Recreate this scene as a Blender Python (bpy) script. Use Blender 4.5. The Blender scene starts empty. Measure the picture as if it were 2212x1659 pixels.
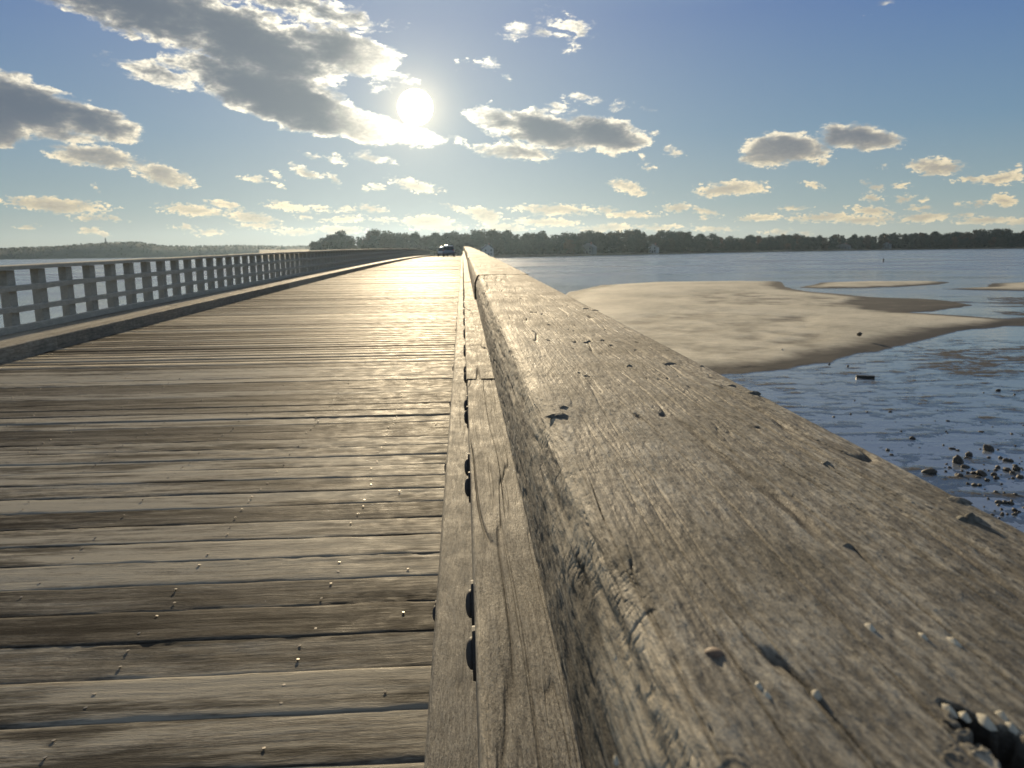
import bpy, math, random
import numpy as np
from mathutils import Matrix, Vector, Euler

random.seed(7)
RNG = np.random.default_rng(11)
C = bpy.context.scene.collection
SC = bpy.context.scene
R = math.radians

# ------------------------------------------------------------------ camera model
FPX = 1661.7            # focal length in pixels of a 2212 wide picture
EYE = np.array([0.0, 0.0, 5.2])
YAW, PITCH, ROLL = R(3.5), R(9.87), R(-0.66)
CAM_ROT = (Matrix.Rotation(-YAW, 3, 'Z') @ Matrix.Rotation(math.pi / 2 - PITCH, 3, 'X') @ Matrix.Rotation(ROLL, 3, 'Z'))
MROT = np.array(CAM_ROT)

def ray(x, y):
    v = MROT @ np.array([(x - 1106.0) / FPX, -(y - 829.5) / FPX, -1.0])
    return v / np.linalg.norm(v)

def ground(x, y, z=0.0):
    d = ray(x, y)
    t = (z - EYE[2]) / d[2]
    p = EYE + d * t
    return p[0], p[1]

def azel(x, y):
    d = ray(x, y)
    return math.degrees(math.atan2(d[0], d[1])), math.degrees(math.asin(d[2]))

# ------------------------------------------------------------------ object helpers
def tag(o, label=None, cat=None, group=None, kind=None):
    if label: o['label'] = label
    if cat: o['category'] = cat
    if group: o['group'] = group
    if kind: o['kind'] = kind
    return o

def thing(name, label, cat, loc=(0, 0, 0), group=None):
    o = bpy.data.objects.new(name, None)
    C.objects.link(o)
    o.location = loc
    return tag(o, label, cat, group)

def link(name, me, mat=None, parent=None, loc=None, smooth=None):
    o = bpy.data.objects.new(name, me)
    C.objects.link(o)
    if mat and not me.materials: me.materials.append(mat)
    if parent: o.parent = parent
    if loc is not None: o.location = loc
    return o

def mesh(name, verts, faces, smooth=False):
    me = bpy.data.meshes.new(name)
    v = np.asarray(verts, dtype=np.float32).reshape(-1, 3)
    if isinstance(faces, np.ndarray):
        n, k = faces.shape
        me.vertices.add(len(v)); me.vertices.foreach_set('co', v.ravel())
        me.loops.add(n * k); me.loops.foreach_set('vertex_index', faces.astype(np.int32).ravel())
        me.polygons.add(n)
        me.polygons.foreach_set('loop_start', np.arange(0, n * k, k, dtype=np.int32))
        try: me.polygons.foreach_set('loop_total', np.full(n, k, dtype=np.int32))
        except Exception: pass
    else:
        me.from_pydata(v.tolist(), [], faces)
    if smooth: me.polygons.foreach_set('use_smooth', np.ones(len(me.polygons), dtype=bool))
    me.update(calc_edges=True); me.validate()
    return me

class MB:
    """collects boxes / tubes / lathes into one mesh"""
    def __init__(s): s.v = []; s.f = []
    def add(s, v, f):
        b = len(s.v); s.v += [tuple(p) for p in v]; s.f += [[i + b for i in q] for q in f]
    def box(s, x0, x1, y0, y1, z0, z1, fn=None):
        v = [(x0, y0, z0), (x1, y0, z0), (x1, y1, z0), (x0, y1, z0), (x0, y0, z1), (x1, y0, z1), (x1, y1, z1), (x0, y1, z1)]
        if fn: v = [fn(p) for p in v]
        s.add(v, [[0, 3, 2, 1], [4, 5, 6, 7], [0, 1, 5, 4], [1, 2, 6, 5], [2, 3, 7, 6], [3, 0, 4, 7]])
    def tube(s, pts, rad, n=8):
        b = len(s.v); m = len(pts)
        for i, p in enumerate(pts):
            p = Vector(p)
            d = (Vector(pts[min(i + 1, m - 1)]) - Vector(pts[max(i - 1, 0)])).normalized()
            a = d.orthogonal().normalized(); c = d.cross(a)
            for k in range(n):
                t = 2 * math.pi * k / n
                s.v.append(tuple(p + (a * math.cos(t) + c * math.sin(t)) * rad[i]))
        for i in range(m - 1):
            for k in range(n):
                k2 = (k + 1) % n
                s.f.append([b + i * n + k, b + i * n + k2, b + (i + 1) * n + k2, b + (i + 1) * n + k])
        s.f.append([b + k for k in range(n)][::-1]); s.f.append([b + (m - 1) * n + k for k in range(n)])
    def build(s, name, mat, parent=None, smooth=False, loc=None):
        return link(name, mesh(name, s.v, s.f, smooth), mat, parent, loc)

# ------------------------------------------------------------------ numpy noise
def _h(ix, iy, seed):
    n = (ix * 374761393 + iy * 668265263 + seed * 1442695041) & 0xffffffff
    n = ((n ^ (n >> 13)) * 1274126177) & 0xffffffff
    n = n ^ (n >> 16)
    return (n & 0xffff) / 65535.0

def vn(x, y, seed=0):
    x = np.asarray(x, dtype=np.float64); y = np.asarray(y, dtype=np.float64)
    x, y = np.broadcast_arrays(x, y)
    ix = np.floor(x).astype(np.int64); iy = np.floor(y).astype(np.int64)
    fx = x - ix; fy = y - iy
    fx = fx * fx * fx * (fx * (fx * 6 - 15) + 10); fy = fy * fy * fy * (fy * (fy * 6 - 15) + 10)
    a = _h(ix, iy, seed); b = _h(ix + 1, iy, seed); c = _h(ix, iy + 1, seed); d = _h(ix + 1, iy + 1, seed)
    return ((a * (1 - fx) + b * fx) * (1 - fy) + (c * (1 - fx) + d * fx) * fy) * 2 - 1

def fbm(x, y, seed=0, octv=4, gain=.5):
    s = 0; a = 1; t = 0
    for i in range(octv):
        s = s + vn(x * 2 ** i, y * 2 ** i, seed + i * 17) * a; t += a; a *= gain
    return s / t

def sstep(a, b, x):
    t = np.clip((x - a) / (b - a), 0, 1)
    return t * t * (3 - 2 * t)

# ------------------------------------------------------------------ node helpers
class NT:
    def __init__(s, tree): s.t = tree; s.n = tree.nodes; s.l = tree.links
    def node(s, typ, **kw):
        n = s.n.new(typ)
        for k, v in kw.items():
            if k == 'ins':
                for i, val in v.items():
                    if hasattr(val, 'is_output'): s.l.new(val, n.inputs[i])
                    else: n.inputs[i].default_value = val
            else: setattr(n, k, v)
        return n
    def math(s, op, a, b=None, c=None, clamp=False):
        n = s.node('ShaderNodeMath', operation=op, use_clamp=clamp)
        for i, v in enumerate((a, b, c)):
            if v is None: continue
            if hasattr(v, 'is_output'): s.l.new(v, n.inputs[i])
            else: n.inputs[i].default_value = v
        return n.outputs[0]
    def vmath(s, op, a, b=None):
        n = s.node('ShaderNodeVectorMath', operation=op)
        for i, v in enumerate((a, b)):
            if v is None: continue
            if hasattr(v, 'is_output'): s.l.new(v, n.inputs[i])
            else: n.inputs[i].default_value = v
        return n
    def noise(s, vec, scale=1, detail=4, rough=.55, dist=0, dim='3D'):
        n = s.node('ShaderNodeTexNoise', noise_dimensions=dim)
        if vec is not None: s.l.new(vec, n.inputs['Vector'])
        n.inputs['Scale'].default_value = scale; n.inputs['Detail'].default_value = detail
        n.inputs['Roughness'].default_value = rough; n.inputs['Distortion'].default_value = dist
        return n.outputs['Fac']
    def scale(s, vec, v, loc=(0, 0, 0)):
        n = s.node('ShaderNodeMapping'); s.l.new(vec, n.inputs[0]); n.inputs['Scale'].default_value = v; n.inputs['Location'].default_value = loc
        return n.outputs[0]
    def mr(s, x, a, b, c=0., d=1., smooth=True):
        n = s.node('ShaderNodeMapRange', interpolation_type='SMOOTHSTEP' if smooth else 'LINEAR')
        s.l.new(x, n.inputs[0])
        for i, v in enumerate((a, b, c, d)): 
            if hasattr(v, 'is_output'): s.l.new(v, n.inputs[i + 1])
            else: n.inputs[i + 1].default_value = v
        return n.outputs[0]
    def mix(s, f, a, b, typ='MIX'):
        n = s.node('ShaderNodeMix', data_type='RGBA', blend_type=typ)
        for i, v in ((0, f), (6, a), (7, b)):
            if hasattr(v, 'is_output'): s.l.new(v, n.inputs[i])
            else: n.inputs[i].default_value = v if i == 0 else (*v, 1)
        return n.outputs[2]
    def ramp(s, x, stops, interp='LINEAR'):
        n = s.node('ShaderNodeValToRGB'); s.l.new(x, n.inputs[0]); cr = n.color_ramp; cr.interpolation = interp
        while len(cr.elements) < len(stops): cr.elements.new(.5)
        for e, (p, c) in zip(cr.elements, stops):
            e.position = p; e.color = (*c, 1) if len(c) == 3 else c
        return n.outputs[0]
    def bump(s, h, strength, dist, normal=None):
        n = s.node('ShaderNodeBump'); s.l.new(h, n.inputs['Height'])
        n.inputs['Strength'].default_value = strength; n.inputs['Distance'].default_value = dist
        if normal is not None: s.l.new(normal, n.inputs['Normal'])
        return n.outputs[0]

def material(name):
    m = bpy.data.materials.new(name); m.use_nodes = True
    t = NT(m.node_tree); bs = m.node_tree.nodes['Principled BSDF']
    def put(k, v):
        if hasattr(v, 'is_output'): t.l.new(v, bs.inputs[k])
        else: bs.inputs[k].default_value = v if not isinstance(v, tuple) or len(v) != 3 else (*v, 1)
    return m, t, put

def simple(name, col, rough=.6, metal=0., var=.25, sc=6.):
    m, t, put = material(name)
    co = t.node('ShaderNodeTexCoord').outputs['Object']
    n = t.noise(co, sc, 5, .6)
    f = t.mr(n, .3, .7)
    put('Base Color', t.mix(f, tuple(c * (1 - var) for c in col), tuple(min(1, c * (1 + var)) for c in col)))
    put('Roughness', rough); put('Metallic', metal)
    return m

# ------------------------------------------------------------------ materials
def wood(name, along='Y', dark=(.035, .028, .021), mid=(.135, .108, .08), pale=(.27, .225, .165), rough=(.5, .75),
         fibre=1.0, moss=0.0, bump=.6, island=0.0, spec=.5, streak=0.0, speck=0.0, stain=0.0, cracks=False):
    m, t, put = material(name)
    co = t.node('ShaderNodeTexCoord').outputs['Object']
    hi, lo = 1.0, .08
    s1 = (lo, hi, hi) if along == 'X' else (hi, lo, hi)
    if island:
        ri = t.node('ShaderNodeNewGeometry').outputs['Random Per Island']
        off = t.node('ShaderNodeCombineXYZ', ins={0: t.math('MULTIPLY', ri, 137.0), 1: t.math('MULTIPLY', ri, 91.0), 2: t.math('MULTIPLY', ri, 53.0)}).outputs[0]
        co2 = t.vmath('ADD', co, off).outputs[0]
    else: co2 = co
    # warp the grain a little so fibres wander
    w = t.node('ShaderNodeTexNoise'); t.l.new(co2, w.inputs['Vector']); w.inputs['Scale'].default_value = 2.3; w.inputs['Detail'].default_value = 2
    wv = t.vmath('SCALE', t.vmath('SUBTRACT', w.outputs['Color'], (.5, .5, .5)).outputs[0]); wv.inputs['Scale'].default_value = .05
    cw = t.vmath('ADD', co2, wv.outputs[0]).outputs[0]
    fine = t.noise(t.scale(cw, tuple(c * 260 * fibre for c in s1)), 1, 4, .65)
    med = t.noise(t.scale(cw, tuple(c * 60 * fibre for c in s1)), 1, 5, .65)
    blot = t.noise(co2, 9, 6, .65)
    big = t.noise(co2, 1.3, 4, .6)
    fleck = t.noise(t.scale(cw, (300, 85, 300) if along == 'Y' else (60, 170, 170)), 1, 3, .7)
    a = t.math('ADD', t.math('MULTIPLY', fine, .42), t.math('MULTIPLY', med, .3))
    a = t.math('ADD', a, t.math('ADD', t.math('MULTIPLY', blot, .2), t.math('MULTIPLY', fleck, .18)))
    if streak:
        st = t.noise(t.scale(cw, tuple(c * 22 for c in s1)), 1, 4, .6)
        a = t.math('ADD', t.math('MULTIPLY', a, 1 - streak), t.math('MULTIPLY', st, 1.1 * streak))
    if island: a = t.math('ADD', a, t.math('MULTIPLY', t.math('SUBTRACT', ri, .5), island))
    col = t.ramp(a, [(.38, dark), (.46, tuple(.5 * (p + q) for p, q in zip(dark, mid))), (.53, mid), (.61, pale)])
    if speck: col = t.mix(t.math('MULTIPLY', t.mr(t.noise(t.scale(cw, (330, 130, 330) if along == 'Y' else (130, 330, 330)), 1, 2, .6), .52, .68), speck), col, dark)
    if stain:
        sv = t.noise(t.scale(co2, (.9, 7, 7) if along == 'X' else (7, .9, 7)), 1, 6, .7)
        col = t.mix(t.math('MULTIPLY', t.mr(sv, .47, .63), stain), col, tuple(.6 * c for c in dark))
    if moss:
        mf = t.mr(t.math('ADD', t.math('MULTIPLY', big, .7), t.math('MULTIPLY', blot, .3)), .43, .57)
        col = t.mix(t.math('MULTIPLY', mf, moss), col, (.055, .047, .03))
    if cracks:
        wa = t.node('ShaderNodeAttribute', attribute_name='wear_glint').outputs['Fac']
        col = t.mix(t.math('MULTIPLY', wa, t.mr(fine, .35, .6, .3, .95)), col, (.62, .53, .38))  # pale worn wood, with the edge's warm sun glint mixed into its colour
        ca = t.node('ShaderNodeAttribute', attribute_name='crack').outputs['Fac']
        col = t.mix(t.math('MULTIPLY', ca, .9), col, (.022, .018, .014))
    put('Base Color', col)
    put('Roughness', t.mr(t.math('ADD', t.math('MULTIPLY', blot, .5), t.math('MULTIPLY', med, .5)), .35, .65, rough[0], rough[1]))
    put('Specular IOR Level', spec)
    n1 = t.bump(med, bump, .0035)
    n2 = t.bump(fleck, bump * .8, .0016, n1)
    put('Normal', t.bump(fine, bump * .7, .0010, n2))
    return m

M = {}
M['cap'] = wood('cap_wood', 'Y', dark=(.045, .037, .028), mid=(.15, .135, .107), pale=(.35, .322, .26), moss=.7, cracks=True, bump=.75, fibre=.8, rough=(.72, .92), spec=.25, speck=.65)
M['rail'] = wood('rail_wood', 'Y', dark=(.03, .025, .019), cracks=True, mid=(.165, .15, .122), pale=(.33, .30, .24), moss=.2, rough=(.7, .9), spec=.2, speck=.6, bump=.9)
M['deck'] = wood('deck_wood', 'X', dark=(.035, .03, .024), mid=(.172, .156, .127), pale=(.34, .313, .255), rough=(.58, .85), island=.27, bump=.75, fibre=1.0, streak=.4, spec=.024, stain=.85)
M['fence'] = wood('fence_wood', 'Y', dark=(.24, .225, .19), mid=(.42, .385, .31), pale=(.56, .52, .43), bump=.4, spec=.2, rough=(.7, .9))
M['walk'] = wood('sidewalk_wood', 'Y', dark=(.11, .10, .078), mid=(.27, .24, .19), pale=(.42, .38, .3), spec=.06, rough=(.6, .85), island=.1, bump=.5, fibre=.5)
M['iron'] = simple('black_iron', (.045, .04, .037), .75, 0)
M['nail'] = simple('worn_nail', (.26, .235, .20), .55, .6, .3, 300)
M['lichen'] = simple('dark_lichen', (.10, .096, .08), .95, 0, .5, 160)
M['palelichen'] = simple('pale_lichen', (.42, .39, .31), .85, 0, .3, 120)
M['stone'] = simple('wet_stone', (.055, .048, .037), .7, 0, .7, 5)
M['bark'] = simple('bark', (.05, .042, .034), .9, 0, .3, 2)

def leaf(name, c1, c2):
    m, t, put = material(name)
    ri = t.node('ShaderNodeNewGeometry').outputs['Random Per Island']
    oi = t.node('ShaderNodeObjectInfo').outputs['Random']
    put('Base Color', t.mix(t.math('ADD', t.math('MULTIPLY', ri, .6), t.math('MULTIPLY', oi, .4)), c1, c2))
    put('Roughness', .7); put('Specular IOR Level', .2)
    return m
M['leaf_green'] = leaf('dark_leaves', (.02, .028, .018), (.045, .055, .03))
M['leaf_olive'] = leaf('olive_leaves', (.032, .036, .02), (.065, .062, .032))
M['leaf_rust'] = leaf('rust_leaves', (.05, .036, .018), (.10, .062, .028))
M['leaf_far'] = leaf('far_leaves', (.028, .034, .02), (.05, .052, .028))

def sand_mat():
    m, t, put = material('tidal_sand')
    geo = t.node('ShaderNodeNewGeometry'); pos = geo.outputs['Position']
    z = t.node('ShaderNodeSeparateXYZ', ins={0: pos}).outputs[2]
    n1 = t.noise(pos, .35, 6, .65)
    n2 = t.noise(t.scale(pos, (1.2, 3.2, 1)), 1, 5, .6)
    n3 = t.noise(pos, 9, 5, .7)
    n4 = t.noise(pos, .09, 4, .6)
    zz = t.math('ADD', z, t.math('MULTIPLY', t.math('SUBTRACT', n1, .5), .10))
    zz = t.math('ADD', zz, t.math('MULTIPLY', t.math('SUBTRACT', n3, .5), .03))
    dry = t.mr(zz, .055, .15)
    zw = t.math('ADD', z, t.math('MULTIPLY', t.math('SUBTRACT', n3, .5), .012))
    film = t.mr(zw, .004, .022)
    damp = t.math('ADD', t.math('MULTIPLY', n4, .4), t.math('ADD', t.math('MULTIPLY', n2, .35), t.math('MULTIPLY', n1, .25)))
    drycol = t.ramp(damp, [(.38, (.33, .30, .23)), (.48, (.54, .485, .36)), (.56, (.70, .63, .48))])
    drycol = t.mix(t.mr(n3, .3, .75), drycol, t.mix(.4, drycol, (.16, .135, .10)))
    col = t.mix(dry, (.04, .036, .03), drycol)
    put('Base Color', col)
    put('Roughness', t.mr(film, 0, 1, .14, .75))
    put('Specular IOR Level', t.mr(film, 0, 1, .85, .15))
    rip = t.noise(t.scale(pos, (2.2, 7.5, 1)), 1, 2, .5, .6)
    b = t.math('ADD', t.math('ADD', t.math('MULTIPLY', n3, .4), t.math('MULTIPLY', rip, .9)), t.math('MULTIPLY', n2, .7))
    put('Normal', t.bump(b, .35, .025))
    return m
M['sand'] = sand_mat()

def water_mat():
    m, t, put = material('shallow_water')
    pos = t.node('ShaderNodeNewGeometry').outputs['Position']
    big = t.noise(t.scale(pos, (.02, .05, 1)), 1, 4, .6)
    w1 = t.noise(t.scale(pos, (.9, 2.0, 1)), 1, 4, .55, .3)
    w2 = t.noise(t.scale(pos, (5, 10, 1)), 1, 3, .5)
    put('Base Color', (.175, .195, .22))
    put('IOR', 1.95)
    farw = t.mr(t.vmath('LENGTH', pos).outputs['Value'], 60, 260, 0., 1.)
    put('Roughness', t.math('ADD', t.mr(big, .35, .65, .05, .16), t.math('MULTIPLY', farw, t.mr(big, .35, .65, .04, .22))))
    far = t.mr(t.vmath('LENGTH', pos).outputs['Value'], 25, 200, .15, 1.6)
    h = t.math('ADD', t.math('MULTIPLY', w1, 1.), t.math('MULTIPLY', w2, .2))
    h = t.math('MULTIPLY', h, t.math('MULTIPLY', far, t.mr(big, .3, .7, .5, 1.3)))
    put('Normal', t.bump(h, 1., .10))
    return m
M['water'] = water_mat()

# ------------------------------------------------------------------ bridge profile
S0, K0 = .012, 6.3e-5
Z0 = EYE[2]
def prof(Y):
    Y = np.asarray(Y, dtype=float)
    a = S0 * Y - K0 * Y * Y
    Yb = 170.0
    tail = S0 * Yb - K0 * Yb * Yb + (S0 - 2 * K0 * Yb) * (Y - Yb)
    return np.where(Y > Yb, tail, np.where(Y < 0, S0 * Y, a))
def zc(Y): return Z0 + float(prof(Y))      # height of the eye plane carried along the bridge
H_DECK, H_WALK, H_CAP, H_RAIL, H_CURB = 1.395, 1.20, .183, .60, 1.10
Y_END = 600.0

bridge = thing('wooden_bridge', 'long weathered plank bridge rising to a crest with a raised sidewalk on its left', 'bridge', (0, 0, 0))

def plank_rows():
    """all deck planks, each an island; near ones carry a worn, wavy surface"""
    V = []; F = []; base = 0
    y = -7.0; i = 0
    r = random.Random(3)
    while y < Y_END:
        w = .2395 * r.uniform(.97, 1.03)
        gap = r.choice([.001, .0015, .002, .0025, .004]) if y < 40 else .004
        if y > 190: w = 2.4
        dz = r.uniform(-.0022, .0022); tilt = r.uniform(-.0025, .0025)
        x0, x1 = -6.62 + r.uniform(-.01, .01), .42 + r.uniform(-.01, .01)
        near = -1 < y < 9; midr = y < 40
        nx = 340 if near else (30 if midr else 2)
        ny = 14 if near else (4 if midr else 2)
        xs = np.linspace(x0, x1, nx + 1)
        if near:   # put more columns where the deck is seen close
            tt = np.linspace(0, 1, nx + 1); xs = x0 + (x1 - x0) * (1 - (1 - tt) ** 1.25)
        ts = np.linspace(0, 1, ny)
        ts = ts * ts * (3 - 2 * ts) if near else ts
        X, T = np.meshgrid(xs, ts)
        yy = y + gap / 2 + T * (w - gap)
        bow = fbm(X * .35, np.full_like(X, i * 3.3), 5, 2) * .0025
        edge = np.minimum(T, 1 - T) * (w - gap)
        if midr: yy = yy + bow + np.where(edge < .004, 1, 0) * vn(X * 11, T * 0 + i * 7.1, 9) * .0015
        zz = dz + tilt * (T - .5) * 2
        if near:
            fib = fbm(X * 5, yy * 90, 21, 3)
            zz = zz + fib * .0009 + fbm(X * 1.1, yy * 14, 31, 3) * .0012
            rot = sstep(.12, .5, vn(X * .9, yy * 5 + i * 2.7, 41))
            zz = zz - rot * np.abs(vn(X * 14, yy * 130, 43)) * .0045
            zz = zz - np.exp(-(edge / .005) ** 2) * (.002 + .006 * np.maximum(0, vn(X * 6, T * 0 + i * 5.3 + np.round(T), 47)))
        elif midr: zz = zz + fbm(X * 1.1, yy * 14, 31, 2) * .0015
        Z = np.array(prof(yy)) + Z0 - H_DECK + zz
        top = np.stack([X, yy, Z], -1)
        nr, nc = X.shape
        # skirt: front and back rows down 6 cm
        fr = top[0].copy(); fr[:, 2] -= .06
        bk = top[-1].copy(); bk[:, 2] -= .06
        allv = np.concatenate([fr[None], top, bk[None]], 0).reshape(-1, 3)
        nr2 = nr + 2
        ii = np.arange(nr2 * nc).reshape(nr2, nc)
        q = np.stack([ii[:-1, :-1], ii[:-1, 1:], ii[1:, 1:], ii[1:, :-1]], -1).reshape(-1, 4)
        V.append(allv); F.append(q + base); base += len(allv)
        y += w; i += 1
    return np.concatenate(V), np.concatenate(F)
pv, pf = plank_rows()
link('deck', mesh('deck', pv, pf, True), M['deck'], bridge)

def ys_along(y0, y1, near=.5):
    out = [y0]; y = y0
    while y < y1:
        y += near if y < 60 else (4 if y < 200 else 20)
        out.append(min(y, y1))
    return out

def beam(mb, x0, x1, hb, ht, y0, y1, r=random.Random(5), jog=.003, bev=.012):
    """bevelled timber following the bridge profile (ends closed)"""
    jx, jz = r.uniform(-jog, jog), r.uniform(-jog, jog)
    pr = [(x0, -hb), (x0, -ht - bev), (x0 + bev * .4, -ht - bev * .4), (x0 + bev, -ht), (x1 - bev, -ht), (x1 - bev * .4, -ht - bev * .4), (x1, -ht - bev), (x1, -hb)]
    pr = [(a + jx, b + jz) for a, b in pr]
    ys = ys_along(y0, y1); n = len(pr); V = []; F = []
    for y in ys:
        z = zc(y)
        wob = .003 * math.sin(y * 2.1 + jx * 900) + .002 * math.sin(y * 5.3 + jz * 700)
        for a, b in pr: V.append((a + wob, y, z + b + wob * .5))
    for i in range(len(ys) - 1):
        for k in range(n):
            k2 = (k + 1) % n
            F.append([i * n + k, i * n + k2, (i + 1) * n + k2, (i + 1) * n + k])
    F.append(list(range(n))[::-1]); F.append([(len(ys) - 1) * n + k for k in range(n)])
    mb.add(V, F)

def boards(mb, x0, x1, hb, ht, ya, yb, length, seed, first=None, jog=.003, bev=.012):
    r = random.Random(seed); y = ya
    L = first if first else length * r.uniform(.5, 1)
    while y < yb:
        e = min(y + L, yb)
        beam(mb, x0, x1, hb, ht, y, e - .006, r, jog, bev)
        y = e; L = length * r.uniform(.96, 1.04)
        if y > 150: L = 80

# sidewalk on the left
mb = MB()
for k in range(4):
    xa = -5.79 - .205 * k
    boards(mb, xa - .199, xa, H_WALK + .06, H_WALK + .002, -7, Y_END, 4.9, 60 + k, jog=.004, bev=.006)
mb.build('sidewalk', M['walk'], bridge)
mb = MB(); boards(mb, -5.785, -5.60, H_DECK + .02, H_WALK, -7, Y_END, 4.9, 71, bev=.015)
mb.build('kerb', M['walk'], bridge)
# stringers and piles under the deck
for k, xs in enumerate(np.arange(-6.3, .4, 1.22)):
    mb = MB(); boards(mb, xs - .1, xs + .1, H_DECK + .42, H_DECK + .08, -7, 320, 6, 80 + k)
    mb.build('stringer', M['fence'], bridge)
for j in range(11):
    y = 2 + 6.1 * j
    mb = MB(); z = zc(y) - H_DECK - .42
    mb.box(-6.7, .5, y - .15, y + .15, z - .33, z - .003)
    mb.build('cross_beam', M['fence'], bridge)
    for xs in (-6.2, -4.2, -2.2, .1):
        mb = MB(); mb.tube([(xs, y, -.9), (xs, y, 1.2), (xs, y, z - .331)], [.18, .17, .15], 12)
        mb.build('pile', M['fence'], bridge, True)

# ------------------------------------------------------------------ detailed timbers (right-hand side)
def timber(x0, x1, hb, ht, y0, y1, rc, disp, n_top, n_side, lay='log', rows=900, flat=1.0, taper=0.0):
    """dense timber grid: profile left side, rounded corner, top, rounded corner, right side"""
    P = []; N = []
    w = x1 - x0
    for t in np.linspace(0, 1, n_side, endpoint=False):
        P.append((x0, -hb + (hb - ht - rc) * t)); N.append((-1, 0))
    nc = max(6, n_side // 2)
    for t in np.linspace(0, 1, nc, endpoint=False):
        a = math.pi - t * math.pi / 2
        c_, s_ = math.cos(a), math.sin(a)
        P.append((x0 + rc - rc * abs(c_) ** flat, -ht - rc + rc * s_ ** flat)); N.append((c_, s_))
    for t in np.linspace(0, 1, n_top, endpoint=False):
        P.append((x0 + rc + (w - 2 * rc) * t, -ht)); N.append((0, 1))
    r2 = rc * .7
    for t in np.linspace(0, 1, 8, endpoint=False):
        a = math.pi / 2 - t * math.pi / 2
        P.append((x1 - rc + (rc) * math.cos(a), -ht - rc + rc * math.sin(a))); N.append((math.cos(a), math.sin(a)))
    for t in np.linspace(0, 1, 8):
        P.append((x1, -ht - rc - (hb - ht - rc) * t)); N.append((1, 0))
    P = np.array(P); N = np.array(N)
    lean = np.clip((P[:, 1] + ht + .048) / .045, 0, 1) * np.clip(1 - (P[:, 0] - x0 - rc) / (w * .5), 0, 1)   # worn, leaning upper edge
    P[:, 0] += taper * lean
    s = np.concatenate([[0], np.cumsum(np.hypot(*np.diff(P, axis=0).T))])
    if lay == 'log':
        a = .12
        ya = np.linspace(y0, a, 40, endpoint=False) if y0 < a else np.array([])
        yb = np.exp(np.linspace(math.log(max(a, y0)), math.log(y1), rows))
        ys = np.concatenate([ya, yb])
    else: ys = np.linspace(y0, y1, rows)
    X = P[None, :, 0].repeat(len(ys), 0); Zl = P[None, :, 1].repeat(len(ys), 0)
    Yg = ys[:, None].repeat(len(P), 1); Sg = s[None, :].repeat(len(ys), 0)
    d, dark, wear_glint = disp(X, Yg, Zl, Sg, N)
    X = X + N[None, :, 0] * d; Zl = Zl + N[None, :, 1] * d
    Z = Zl + Z0 + np.array(prof(Yg))
    V = np.stack([X, Yg, Z], -1)
    nr, ncx = X.shape
    ii = np.arange(nr * ncx).reshape(nr, ncx)
    q = np.stack([ii[:-1, :-1], ii[1:, :-1], ii[1:, 1:], ii[:-1, 1:]], -1).reshape(-1, 4)
    v = V.reshape(-1, 3)
    # closing bottom + ends: fan quads from first/last columns
    bot = np.stack([ii[:-1, -1], ii[1:, -1], ii[1:, 0], ii[:-1, 0]], -1)
    q = np.concatenate([q, bot])
    return v, q, dark, wear_glint

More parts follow.
